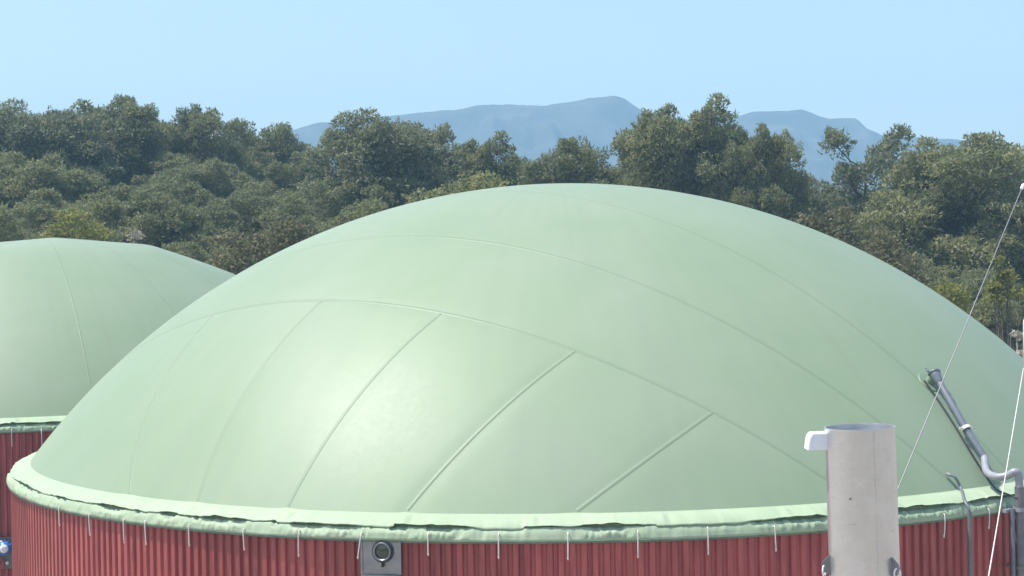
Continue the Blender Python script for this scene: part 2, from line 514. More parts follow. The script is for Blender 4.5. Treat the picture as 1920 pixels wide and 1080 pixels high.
def collar(root, seed, seg_deg, off_deg):
    """fabric collar over the rim: upper fold, gathered lower skirt, grey drip edge"""
    rng = np.random.RandomState(seed)
    n = 2880
    deg = np.arange(n) * 360.0 / n
    u = ((deg - off_deg) / seg_deg); k = np.floor(u).astype(int); t = u - k          # segment and place along it
    ks = int(round(360 / seg_deg)); k = k % ks
    rk = lambda lo, hi: (rng.rand(ks) * (hi - lo) + lo)[k]
    def lin(f, sd, oct=3):                                                              # creased (piecewise straight) noise
        tot = 0; amp = 0.55
        for q in range(oct):
            x = deg * f + sd * 3.7; i = np.floor(x); a = hash2(i, i * 0 + sd, seed + q); b = hash2(i + 1, i * 0 + sd, seed + q)
            tot = tot + amp * (a + (b - a) * (x - i)); amp *= 0.5; f = f * 2.1
        return tot
    per = lambda f, sd: lin(f, sd) - 0.48
    w = np.minimum(1, np.minimum(deg, 360 - deg) / 6)                                  # close the seam at 0
    nA, nB, nC = per(0.35, 1) * w, per(1.1, 7) * w, per(3.5, 13) * w
    step = (0.5 - t) * 0.022                                                           # each length laps over the next
    crease = np.exp(-((t - 0.06) / 0.035) ** 2) * 0.016 - np.exp(-((t - 0.11) / 0.03) ** 2) * 0.012
    a1, a2 = rk(-0.03, 0.03), rk(-0.03, 0.03)
    zf = -0.105 + step * 1.2 + a1 * (1 - t) + a2 * t + nA * 0.09 + nB * 0.05            # lower lip of the upper fold
    bulge = 0.012 * np.sin(math.pi * t) + nB * 0.03 + nC * 0.012
    gap = np.clip(-0.1 + nA * 5 + nB * 5.5 + rk(-0.3, 0.5), 0, 1)                         # open dark pockets
    rows = [(9.93 + 0 * deg, 0.05 + 0 * deg), (10.00 + 0 * deg, 0.010 + 0 * deg), (10.06 + 0 * deg, 0.004 + nB * 0.02),
            (10.18 + 0 * deg, -0.024 + bulge * 0.5 + crease), (10.31 + 0 * deg, -0.064 + bulge * 0.6 + crease),
            (10.385 + bulge * 0.7 + step * 0.5, zf * 0.5 - 0.038), (10.405 + bulge + step * 0.6, zf * 0.82 - 0.012), (10.40 + bulge + step, zf),
            (10.375 + bulge * 0.5, zf - 0.008), (10.34 - 0.05 * gap, zf - 0.002)]
    def build(name, rows):
        r = np.stack([q[0] for q in rows], 1); r = np.where(r > 10, 10 + (r - 10) * 0.78, r); z = np.stack([q[1] for q in rows], 1)
        a = np.radians(deg)[:, None]
        V = np.stack([r * np.cos(a), r * np.sin(a), z + RIM], -1).reshape(-1, 3)
        return link(name, mesh_np(name, V, grid_faces(n, len(rows), True), M_COLLAR), root)
    build('collar_fold', rows)
    pul = nC * 0.04 + nB * 0.05
    fold2 = np.abs(((deg * 1.7 + nA * 9) % 1.0) - 0.5) * 2                              # gathers
    zl = np.minimum(-0.115 - 0.035 * gap + nB * 0.04, zf - 0.003 - 0.028 * gap)
    tuck = 0.06 * gap * np.clip(0.6 + nC * 3, 0, 1)
    lipz = -0.215 + nB * 0.05 + nC * 0.02
    gather = lambda q: np.abs(((deg * 1.3 + nA * 9 + nB * 4 + q) % 1.0) - 0.5) * 2 * np.clip(0.4 + nA * 6, 0.15, 1)
    rows2 = [(10.26 + 0 * deg, zl + 0.05), (10.33 - tuck, zl + 0.005), (10.395 - tuck * 0.5 + pul * 0.3, zl - 0.004 * (1 - gap)),
             (10.415 + pul * 0.5 - 0.03 * gap, zl - 0.022), (10.445 + pul * 0.6 + 0.040 * gather(0.0), lipz + 0.030), (10.462 + pul * 0.5 + 0.045 * gather(0.22), lipz - 0.010),
             (10.475 + pul * 0.35 + 0.035 * gather(0.45), -0.258 + nC * 0.012), (10.492 + nC * 0.02, -0.288 + nB * 0.012), (10.475 + 0 * deg, -0.296 + nB * 0.012)]
    build('collar_skirt', rows2)
    lathe_ring('drip_edge', [(10.26, RIM - 0.27), (10.376, RIM - 0.280), (10.380, RIM - 0.318), (10.368, RIM - 0.322), (10.26, RIM - 0.31)], M_DRIP, root)

def split_panels(root, V, Fc, key, name, mat):
    """cut the smooth membrane into its welded panels, keeping the shading of the whole"""
    whole = mesh_np('tmp', V, Fc, None)
    nrm = np.empty(len(V) * 3, np.float32); whole.vertex_normals.foreach_get('vector', nrm); nrm = nrm.reshape(-1, 3)
    bpy.data.meshes.remove(whole)
    for kk in np.unique(key):
        f = Fc[key == kk]
        if len(f) < 40: continue
        ids, inv = np.unique(f.ravel(), return_inverse=True)
        me = mesh_np(name, V[ids], inv.reshape(-1, 4), mat)
        me.normals_split_custom_set_from_vertices([tuple(q) for q in nrm[ids]])
        link(name, me, root)

# ---- the large tank in front
SEAMS = {  # planes (unit rim radius) that cut the dome along its welds
    'a1': ((0.504, 0.706, 0.497), -0.461), 'a2': ((0.550, 0.757, 0.352), -0.335), 'a3': ((0.659, 0.719, 0.221), -0.116),
    'a4': ((0.70, 0.70, 0.10), 0.16),
    'c1': ((-0.025, 0.628, -0.778), -0.448), 'c2': ((-0.275, 0.778, -0.565), -0.496), 'c3': ((-0.480, 0.830, -0.285), -0.557),
    'c4': ((-0.637, 0.762, 0.117), -0.582), 'c5': ((-0.606, 0.255, 0.754), -0.243)}
def seam_d(k, P):
    n, d = SEAMS[k]; n = np.array(n); l = np.linalg.norm(n)
    return ((P @ n) / l - d / l) * R

def dome_base(phi, s):
    """point of the smooth cap: s = 0 rim .. 1 crown (arc length)"""
    amax = math.asin(R / S1)
    a = amax * (1 - s)
    r = S1 * np.sin(a); z = S1 * np.cos(a) - (S1 - H1)
    return np.stack([r * np.cos(phi), r * np.sin(phi), z], -1)

def dome_groove(P):
    """depth of the pulled-in welds at points P (metres, rim-centred)"""
    U = P / R
    g = np.zeros(len(P)); d1 = seam_d('a1', U)
    for k, w in (('a1', 0.8), ('a2', 0.6), ('a3', 0.4), ('a4', 0.3)):
        g = np.maximum(g, w * np.exp(-(seam_d(k, U) / 0.11) ** 2))
    front = np.clip(-d1 / 0.1, 0, 1)
    for k, w in (('c1', 0.8), ('c2', 0.8), ('c3', 1.3), ('c4', 1.0), ('c5', 0.8)):
        g = np.maximum(g, front * w * np.exp(-(seam_d(k, U) / 0.11) ** 2))
    return g

def big_tank():
    root = empty('biogas_tank', (0, 0, 0))
    tag(root, 'large round red-clad tank with smooth pale green dome in the foreground', 'biogas tank', 'round biogas tanks')
    lathe_ring('insulated_wall', [(10.25, 0.0), (10.25, RIM - 0.30), (10.18, RIM - 0.28), (10.05, RIM - 0.16), (9.9, RIM - 0.08)], M_CORE, root)
    sheets(root, -185, 5)
    sheets_back = [a for a in range(0, 360, 5)]
    # dome
    s = np.linspace(0, 1, NR) ** 1.0; s[-1] = 0.9985
    A, B = np.meshgrid(PH, s, indexing='ij')
    P = dome_base(A.ravel(), B.ravel())
    nrm = P - np.array([0, 0, H1 - S1]); nrm /= np.linalg.norm(nrm, axis=1)[:, None]
    P = P - nrm * (0.0075 * dome_groove(P))[:, None]
    Fc = grid_faces(NS, NR, True)
    Fc = np.vstack([Fc])
    C = P[Fc].mean(1) / R
    key = np.zeros(len(C), int)
    f1 = seam_d('a1', C) < 0
    key[:] = 50
    for i, k in enumerate(('a4', 'a3', 'a2')):
        key[seam_d(k, C) < 0] = 40 - i
    cc = np.zeros(len(C), int)
    cc += (seam_d('c1', C) < 0) * 1
    for i, k in enumerate(('c2', 'c3', 'c4')): cc += (seam_d(k, C) < 0)
    cc += (seam_d('c5', C) > 0) * 0
    code = (seam_d('c1', C) < 0) * 1 + (seam_d('c2', C) < 0) * 2 + (seam_d('c3', C) < 0) * 4 + (seam_d('c4', C) < 0) * 8 + (seam_d('c5', C) < 0) * 16
    key[f1] = code[f1]
    P2 = P.copy(); P2[:, 2] += RIM
    split_panels(root, P2, Fc, key, 'membrane_panel', M_DOME)
    # welded seam tapes
    def tape(plane, lim):
        n, d = SEAMS[plane]; n = Vector(n); l = n.length; n /= l; d = d / l
        c = Vector((0, 0, (H1 - S1) / R)); SS = S1 / R
        q = c + n * (d - n.dot(c)); rad = math.sqrt(SS ** 2 - (d - n.dot(c)) ** 2)
        x, y = frame_along(n)
        run = []
        N = 2400
        pts = []
        for i in range(N):
            a = 2 * math.pi * i / N
            p = q + (x * math.cos(a) + y * math.sin(a)) * rad
            ok = p.z > 0.004 and (lim is None or lim(np.array([p]))[0])
            pts.append((p, ok))
        start = next(i for i in range(N) if not pts[i][1] and pts[(i + 1) % N][1])
        i = (start + 1) % N
        while pts[i][1]: run.append(pts[i][0]); i = (i + 1) % N
        V = []
        for p in run:
            o = (p - c).normalized()
            pm = np.array([p * R]); g = 0.0075 * dome_groove(pm)[0]
            p = p * R - o * g
            for wv, hv in ((-0.032, 0.0005), (-0.027, 0.0035), (0.027, 0.0035), (0.032, 0.0005)):
                qv = p + n * wv
                dirv = (qv - c * R).normalized()
                V.append(c * R + dirv * ((p - c * R).length + hv) + Vector((0, 0, RIM)))
        link('seam_tape', mesh_np('seam_tape', [tuple(v) for v in V], grid_faces(len(run), 4), M_SEAM), root)
    for k in ('a1', 'a2', 'a3'): tape(k, None)
    for k in ('c1', 'c2', 'c3', 'c4', 'c5'): tape(k, lambda U: seam_d('a1', U) < 0.0)
    collar(root, 11, 9.73, 2.6)
    # ropes hanging from the collar
    rng = random.Random(4)
    for px, py0, py1, dx in ((112, 950, 985, 0), (168, 965, 1003, 1), (233, 975, 1017, 0), (273, 978, 1020, 1), (355, 985, 1023, 0), (457, 993, 1030, 1),
                         (561, 996, 1042, -1), (678, 1000, 1046, -7), (803, 1002, 1040, 0), (935, 1002, 1046, 0), (1065, 1000, 1048, 0),
                         (1196, 996, 1044, 0), (1327, 990, 1038, 1), (1452, 988, 1032, 3), (1600, 975, 1020, 0), (1770, 965, 1006, 0), (1853, 955, 990, 1)):
        a = hit_cyl(px, py0, Vector((0, 0, 0)), 10.39); b = hit_cyl(px + dx, py1, Vector((0, 0, 0)), 10.39)
        mid = (a + b) / 2; out = Vector((mid.x, mid.y, 0)).normalized()
        bm = bmesh.new()
        add_tube(bm, smooth_path([a - out * 0.04, a + out * 0.012, mid + out * (0.008 + rng.random() * 0.01), b + out * 0.004], 4), 0.0085, 6)
        add_tube(bm, [b + Vector((0, 0, 0.02)), b + Vector((0, 0, -0.015))], [0.013, 0.010], 6)
        bm_obj('tie_rope', bm, M_ROPE, root, True)
    # inspection window plate
    c = hit_cyl(715, 1045, Vector((0, 0, 0)), 10.36); az = math.atan2(c.y, c.x)
    out = Vector((math.cos(az), math.sin(az), 0)); tg = Vector((-math.sin(az), math.cos(az), 0))
    rot = Matrix((tg, out, Vector((0, 0, 1)))).transposed()
    cz = RIM - 0.53
    org = out * 10.36 + Vector((0, 0, cz))
    bm = bmesh.new(); add_box(bm, org, (0.52, 0.03, 0.44), rot, 0.004)
    add_box(bm, org + Vector((0, 0, -0.235)) + out * 0.02, (0.54, 0.075, 0.025), rot, 0.003)
    for sx in (-1, 1): add_box(bm, org + tg * 0.272 * sx, (0.03, 0.05, 0.44), rot, 0.003)
    plate = bm_obj('window_plate', bm, M_STEEL, root)
    tag(plate, 'grey metal plate with round sight glass let into the red wall')
    wc = org + out * 0.015 + Vector((0, 0, 0.09)) + tg * 0.03
    bm = bmesh.new(); add_lathe(bm, wc, out, [(0.10, 0.0), (0.10, 0.045), (0.108, 0.055), (0.122, 0.055), (0.128, 0.045), (0.128, 0.0)], 40)
    bm_obj('window_ring', bm, M_STEEL, plate, True, 0.6)
    bm = bmesh.new(); add_lathe(bm, wc, out, [(0.128, 0.0), (0.150, 0.004), (0.150, 0.022), (0.128, 0.024)], 40)
    bm_obj('gasket', bm, M_DARK, plate, True, 0.6)
    bm = bmesh.new(); add_lathe(bm, wc, out, [(0.0, 0.034), (0.06, 0.031), (0.101, 0.022)], 40)
    bm_obj('sight_glass', bm, M_GLASS, plate, True)
    bm = bmesh.new(); add_box(bm, wc + Vector((0, 0, -0.175)) + out * 0.02, (0.03, 0.03, 0.06), rot, 0.004)
    add_tube(bm, [wc + Vector((0, 0, -0.19)) + out * 0.02, wc + Vector((0, 0, -0.19)) + out * 0.06], 0.012, 8)
    bm_obj('catch', bm, M_DARK, plate)
    return root
big_tank()

# ---- the second tank behind on the left
T2 = at(60, 700, 47.9); T2 = Vector((T2.x, T2.y, 0))
def second_tank():
    root = empty('biogas_tank', T2)
    tag(root, 'round red-clad tank with creased, less inflated green dome behind on the left', 'biogas tank', 'round biogas tanks')
    lathe_ring('insulated_wall', [(10.25, 0.0), (10.25, RIM - 0.30), (10.18, RIM - 0.28), (10.05, RIM - 0.16), (9.9, RIM - 0.08)], M_CORE, root)
    sheets(root, -185, 5)
    H2 = 5.0; S2 = (R * R + H2 * H2) / (2 * H2); amax = math.asin(R / S2)
    ng = 18; ns, nr = 560, 110
    phi = np.arange(ns) * 2 * math.pi / ns; s = np.linspace(0, 0.9985, nr)
    A, B = np.meshgrid(phi, s, indexing='ij')
    a = amax * (1 - B); r = S2 * np.sin(a); z = S2 * np.cos(a) - (S2 - H2)
    off = math.radians(15.2); wdt = 2 * math.pi / ng
    # slack membrane: flat fields between soft creases instead of a taut cap
    u = r * (0.958 * np.cos(A) + 0.287 * np.sin(A)); v = r * (-0.287 * np.cos(A) + 0.958 * np.sin(A))
    uu = u + 0.06 * v
    def smin(p, q, k):
        h = np.clip(0.5 + 0.5 * (q - p) / k, 0, 1); return q * (1 - h) + p * h - k * h * (1 - h)
    zz = smin(4.26 - 0.347 * (uu - 3.35), 4.50 - 0.089 * (uu - 0.64), 0.05)
    zz = smin(zz, 4.50 + 0.078 * (uu - 0.64), 0.03)
    zz = zz + 0.02 - 0.012 * np.minimum(v, 0) ** 2 - 0.03 * np.maximum(v, 0) ** 2
    z = smin(z, zz + 0.05, 0.22) * (1 - np.clip((r - 9.0), 0, 1)) + z * np.clip((r - 9.0), 0, 1)
    k = 1.0
    X = r * k * np.cos(A); Y = r * k * np.sin(A)
    V = np.stack([X, Y, z + RIM], -1).reshape(-1, 3)
    Fc = grid_faces(ns, nr, True)
    gore = np.floor((A - off) / wdt).astype(int) % ng
    key = gore.ravel()[Fc[:, 0]]
    split_panels(root, V, Fc, key, 'membrane_gore', M_DOME)
    for gk in range(ng):                                       # tape on each ridge
        aa = off + gk * wdt
        i = int(round(aa / (2 * math.pi) * ns)) % ns
        P = V.reshape(ns, nr, 3)[i][2:-6]
        tg = np.array([-math.sin(aa), math.cos(aa), 0])
        rows = []
        for q in P:
            o = q - np.array([0, 0, RIM + H2 - S2]); o /= np.linalg.norm(o)
            for wv, hv in ((-0.022, -0.002), (-0.012, 0.003), (0.012, 0.003), (0.022, -0.002)): rows.append(q + tg * wv + o * hv)
        link('seam_tape', mesh_np('seam_tape', rows, grid_faces(len(P), 4), M_SEAM), root)
    collar(root, 29, 10.0, 4.0)
    for px in (22, 78):
        p = hit_cyl(px, 812, T2, 10.39) - T2
        bm = bmesh.new(); add_tube(bm, [p + Vector((0, 0, 0.1)), p, p - Vector((0, 0, 0.32))], 0.011, 6)
        bm_obj('tie_rope', bm, M_ROPE, root, True)
    return root
second_tank()

# ------------------------------------------------------------------ flue stack in front
def flue():
    dep = 9.23
    top = at(1612, 800, dep)
    root = empty('flue_stack', (top.x, top.y, 0))
    root.rotation_euler = (0, math.radians(-1.0), 0)
    tag(root, 'weathered grey metal flue pipe with open top in front of the big tank', 'flue pipe')
    root.location = (top.x + math.sin(math.radians(1.0)) * top.z, top.y, 0)
    h = top.z / math.cos(math.radians(1.0))
    bm = bmesh.new()
    prof = [(0.2, 0.0), (0.2, h - 0.012), (0.2015, h - 0.008), (0.2015, h), (0.196, h), (0.1955, h - 0.01), (0.1955, h - 2.5)]
    add_lathe(bm, (0, 0, 0), (0, 0, 1), prof, 96)
    bm_obj('pipe_shell', bm, M_FLUE, root, True, 0.5)
    # white box on the side, near the top
    bm = bmesh.new()
    zc = h - 0.075
    vs = []
    prof2 = [(-0.308, -0.05), (-0.296, 0.022), (-0.278, 0.047), (-0.15, 0.047), (-0.15, -0.05)]
    for y in (-0.035, 0.10):
        vs.append([bm.verts.new((x, y, zc + z)) for x, z in prof2])
    bm.faces.new(vs[0]); bm.faces.new(vs[1][::-1])
    for i in range(5):
        j = (i + 1) % 5
        bm.faces.new((vs[0][j], vs[0][i], vs[1][i], vs[1][j]))
    bmesh.ops.bevel(bm, geom=list(bm.edges), offset=0.004, segments=2, affect='EDGES')
    bx = bm_obj('side_box', bm, M_WHITE, root); tag(bx, 'small white box with a sloped edge beside the flue top')
    # guy lugs with shackles and stay ropes
    for i, (az, zz) in enumerate(((math.radians(184), h - 0.785), (math.radians(-52), h - 0.785), (math.radians(66), h - 0.785))):
        o = Vector((math.cos(az), math.sin(az), 0)); t = Vector((-o.y, o.x, 0))
        bm = bmesh.new()
        pr = [(0.198, 0.055), (0.198, -0.065), (0.235, -0.045), (0.252, -0.005), (0.244, 0.018)]
        f = []
        for sy in (-0.005, 0.005):
            f.append([bm.verts.new(o * r + t * sy + Vector((0, 0, zz + z))) for r, z in pr])
        bm.faces.new(f[0]); bm.faces.new(f[1][::-1])
        for k in range(5):
            j = (k + 1) % 5
            bm.faces.new((f[0][j], f[0][k], f[1][k], f[1][j]))
        lug = bm_obj('guy_lug', bm, M_STEEL, root)
        bm = bmesh.new()
        e = o * 0.232 + Vector((0, 0, zz - 0.012))
        ring = [e + (o * math.cos(a) * 0.012 + Vector((0, 0, 1)) * math.sin(a) * 0.03) + t * 0.012 * math.cos(a) + Vector((0, 0, -0.024)) + o * 0.004 for a in [2 * math.pi * k / 14 for k in range(15)]]
        add_tube(bm, ring, 0.0055, 8, False)
        bm_obj('shackle', bm, M_WHITE, lug, True)
        bm = bmesh.new()
        d = (o * 0.42 + Vector((0, 0, -1))).normalized()
        st = e + Vector((0, 0, -0.045)) + o * 0.005
        add_tube(bm, [st, st + d * 0.05, st + d * 6.2], [0.007, 0.006, 0.006], 8)
        bm_obj('stay_rope', bm, M_WIRE, lug, True)
    az = math.radians(-79.6); o = Vector((math.cos(az), math.sin(az), 0)); t = Vector((-o.y, o.x, 0))
    bm = bmesh.new(); rl = random.Random(2)
    rows = []
    for k in range(140):
        z = k / 139 * (h - 0.02); w = 0.0035 + rl.random() * 0.0025
        rows.append([bm.verts.new(o * 0.1995 - t * w + Vector((0, 0, z))), bm.verts.new(o * (0.2022 + rl.random() * 0.001) + Vector((0, 0, z))), bm.verts.new(o * 0.1995 + t * w + Vector((0, 0, z)))])
    for a, b in zip(rows, rows[1:]):
        for k in range(2): bm.faces.new((a[k], a[k + 1], b[k + 1], b[k]))
    bm_obj('weld_seam', bm, M_FLUE, root, True)
    # bolt stub on the shell
    for px, py, s in ((1591, 937, 0.007),):
        p = at(px, py, dep - 0.195)
        q = root.matrix_basis.inverted() @ p
        a = math.atan2(q.y, q.x)
        o = Vector((math.cos(a), math.sin(a), 0)); b0 = o * 0.198 + Vector((0, 0, q.z))
        bm = bmesh.new(); add_tube(bm, [b0, b0 + o * s * 1.6], s, 6)
        bm_obj('bolt', bm, M_STEEL, root)
flue()

# ------------------------------------------------------------------ air hose, thin pipe, wires at right
C1 = Vector((0, 0, RIM + H1 - S1))
def on_dome(px, py, lift):
    p = hit_sphere(px, py, C1, S1); o = (p - C1).normalized()
    return p + o * lift
def air_hose():
    w = hit_cyl(1911, 960, Vector((0, 0, 0)), 10.56); az = math.atan2(w.y, w.x)
    root = empty('air_hose', (w.x, w.y, 0)); o = root.location.copy()
    tag(root, 'grey air hose lying on the right flank of the dome, joined to an upright pipe', 'hose')
    rel = lambda p: p - o
    dep = (w - CAM).dot(FW)
    # straight grey tube up the dome
    path = [on_dome(1740, 712, 0.16), on_dome(1772, 765, 0.14), on_dome(1805, 818, 0.12), on_dome(1836, 866, 0.12)]
    bend = [at(1850, 884, (path[-1] - CAM).dot(FW) * 0.6 + dep * 0.4), at(1868, 894, dep + 0.15), at(1888, 892, dep + 0.06), at(1902, 885, dep), at(1909, 889, dep), at(1911, 903, dep), at(1911.5, 915, dep)]
    bm = bmesh.new(); add_tube(bm, [rel(p) for p in smooth_path(path, 8)], 0.052, 16)
    bm_obj('hose_tube', bm, M_HOSE, root, True, 1.0)
    bm = bmesh.new(); add_tube(bm, [rel(p) for p in smooth_path([path[-1]] + bend, 6)], [0.054] * 7 + [0.056] * 36, 16)
    bm_obj('elbow', bm, M_PVC, root, True, 1.0)
    bm = bmesh.new(); pw = at(1911.5, 913, dep); pw2 = Vector((pw.x, pw.y, 0.0))
    add_tube(bm, [rel(pw), rel(pw2)], 0.068, 16)
    bm_obj('upright_pipe', bm, M_PIPE_DARK, root, True, 1.0)
    side = RT * 0.12
    bm = bmesh.new(); add_tube(bm, [rel(pw - Vector((0, 0, 0.3)) - side + Vector((0, -0.05, 0))), rel(pw2 - side + Vector((0, -0.05, 0)))], 0.03, 12)
    bm_obj('cable_duct', bm, M_HOSE, root, True, 1.0)
    # end fitting on the dome
    a = path[0]; d = (path[0] - path[1]).normalized()
    bm = bmesh.new(); add_lathe(bm, rel(a - d * 0.22), d, [(0.053, 0), (0.066, 0.02), (0.07, 0.10), (0.082, 0.13), (0.082, 0.19), (0.098, 0.195), (0.098, 0.22), (0.072, 0.225), (0.068, 0.15), (0.0, 0.15)], 20)
    fit = bm_obj('hose_fitting', bm, M_HOSE, root, True, 0.6)
    nrm = (a - C1).normalized(); x = nrm.cross(d).normalized()
    for sgn in (-1, 1):
        bm = bmesh.new(); c = a - d * 0.0 + x * 0.12 * sgn
        add_tube(bm, [rel(c), rel(c + d * 0.07)], 0.018, 8)
        bm_obj('clamp_screw', bm, M_STEEL, fit)
    bm = bmesh.new(); base = a - d * 0.05 - nrm * 0.16; add_lathe(bm, rel(base), nrm, [(0.0, 0.012), (0.19, 0.012), (0.2, 0.0)], 24)
    add_tube(bm, [rel(base), rel(base + nrm * 0.16)], 0.075, 14)
    bm_obj('flange_patch', bm, M_SEAM, root, True, 0.6)
    # cable running along it
    cab = [on_dome(1728, 718, 0.06), on_dome(1746, 738, 0.04), on_dome(1778, 786, 0.04), on_dome(1812, 842, 0.04), on_dome(1843, 890, 0.03),
           at(1868, 917, dep + 0.35), at(1890, 927, dep + 0.1), at(1908, 934, dep - 0.05)]
    bm = bmesh.new(); add_tube(bm, [rel(p) for p in smooth_path(cab, 6)], 0.013, 8)
    bm_obj('cable', bm, M_DARK, root, True)
    # ties and wall clamp
    for px, py in ((1803, 808),):
        p = path[1] * 0.1 + path[2] * 0.9; dd = (path[2] - path[1]).normalized()
        bm = bmesh.new(); add_lathe(bm, rel(p - dd * 0.025), dd, [(0.064, 0), (0.078, 0.0), (0.078, 0.05), (0.064, 0.05)], 18)
        x = dd.cross((p - C1).normalized()).normalized(); add_box(bm, rel(p - x * 0.10), (0.06, 0.03, 0.03), None, 0.004)
        add_box(bm, rel(p + x * 0.10), (0.05, 0.03, 0.03), None, 0.004)
        bm_obj('tie_band', bm, M_ROPE, root)
    q = at(1909, 955, dep); inn = Vector((-math.cos(az), -math.sin(az), 0)); tg = Vector((inn.y, -inn.x, 0))
    bm = bmesh.new(); add_lathe(bm, rel(Vector((pw.x, pw.y, q.z - 0.03))), (0, 0, 1), [(0.08, 0), (0.094, 0), (0.094, 0.06), (0.08, 0.06)], 18)
    rot = Matrix((tg, inn, Vector((0, 0, 1)))).transposed()
    add_box(bm, rel(Vector((pw.x, pw.y, q.z)) + inn * 0.15), (0.05, 0.22, 0.05), rot, 0.004)
    add_box(bm, rel(Vector((pw.x, pw.y, q.z - 0.02)) - RT * 0.17), (0.16, 0.06, 0.05), rot, 0.004)
    bm_obj('wall_clamp', bm, M_PVC, root)
    q2 = at(1909, 1063, dep)
    bm = bmesh.new(); add_lathe(bm, rel(Vector((pw.x, pw.y, q2.z - 0.03))), (0, 0, 1), [(0.08, 0), (0.092, 0), (0.092, 0.05), (0.08, 0.05)], 18)
    add_box(bm, rel(Vector((pw.x, pw.y, q2.z)) + inn * 0.13), (0.04, 0.2, 0.04), rot, 0.004)
    bm_obj('pipe_collar', bm, M_PIPE_DARK, root)
air_hose()

def thin_pipe():
    w = hit_cyl(1819, 990, Vector((0, 0, 0)), 10.45)
    root = empty('vent_pipe', (w.x, w.y, 0)); o = root.location.copy(); dep = (w - CAM).dot(FW)
    tag(root, 'thin dark vent pipe bent over the rim, left of the air hose', 'pipe')
    rel = lambda p: p - o
    pts = [on_dome(1774, 893, 0.05), on_dome(1783, 902, 0.10), on_dome(1797, 920, 0.06), at(1808, 938, dep + 0.12), at(1816, 952, dep), at(1818, 966, dep)]
    bm = bmesh.new(); add_tube(bm, [rel(p) for p in smooth_path(pts, 6)], 0.019, 10)
    bm_obj('bent_end', bm, M_HOSE, root, True, 1.0)
    a = at(1818, 960, dep); bm = bmesh.new(); add_tube(bm, [rel(a), rel(Vector((a.x, a.y, 0)))], 0.032, 12)
    bm_obj('riser', bm, M_PIPE_DARK, root, True, 1.0)
    bm = bmesh.new(); add_lathe(bm, rel(pts[0]), (pts[0] - pts[1]), [(0.019, -0.03), (0.026, -0.03), (0.026, 0.03), (0.019, 0.03), (0.0, 0.02)], 12)
    bm_obj('end_cap', bm, M_PVC, root, True, 0.6)
thin_pipe()

def stays():
    """a mast just outside the frame and the two stay wires that run down from it"""
    dep = 17.0
    foot = at(2060, 900, dep); foot.z = 0
    root = empty('stayed_mast', foot)
    tag(root, 'two thin stay wires slanting down across the dome at the right edge', 'stay wires')
    rel = lambda p: p - foot
    top = at(2060, 5, dep)
    bm = bmesh.new(); add_tube(bm, [Vector((0, 0, 0)), Vector((0, 0, top.z - 2)), Vector((0, 0, top.z + 1.2))], [0.045, 0.04, 0.012], 12)
    bm_obj('mast_pole', bm, M_STEEL, root, True, 1.0)
    up = Vector((foot.x, foot.y, at(2060, 8, dep).z))
    a = at(1916, 353, dep - 1.2); b = at(1680, 925, dep - 3.2); low = b + (b - a) * 0.75
    bm = bmesh.new(); add_tube(bm, [rel(up), rel(a)], 0.004, 8); add_tube(bm, [rel(a), rel((a + b) / 2 + Vector((0, 0, -0.01))), rel(b), rel(low)], 0.0048, 8)
    w = bm_obj('stay_wire', bm, M_WIRE, root, True)
    d = (b - a).normalized()
    bm = bmesh.new(); add_lathe(bm, rel(a - d * 0.06), d, [(0.0, 0), (0.013, 0.005), (0.018, 0.02), (0.011, 0.03), (0.018, 0.04), (0.018, 0.055), (0.013, 0.07), (0.0, 0.075)], 14)
    bm_obj('insulator', bm, M_WHITE, w, True)
    up2 = Vector((foot.x, foot.y, at(2060, 240, dep).z))
    a2 = at(1919, 690, dep - 1.0); b2 = at(1853, 1085, dep - 2.4); low2 = b2 + (b2 - a2) * 0.9
    bm = bmesh.new(); add_tube(bm, [rel(up2), rel(at(1919, 600, dep - 0.8))], 0.003, 8); add_tube(bm, [rel(at(1919, 600, dep - 0.8)), rel(a2)], 0.0035, 8); add_tube(bm, [rel(a2), rel((a2 + b2) / 2), rel(b2), rel(low2)], [0.0035, 0.005, 0.0068, 0.0068], 8)
    bm_obj('stay_wire', bm, M_ROPE, root, True)
stays()

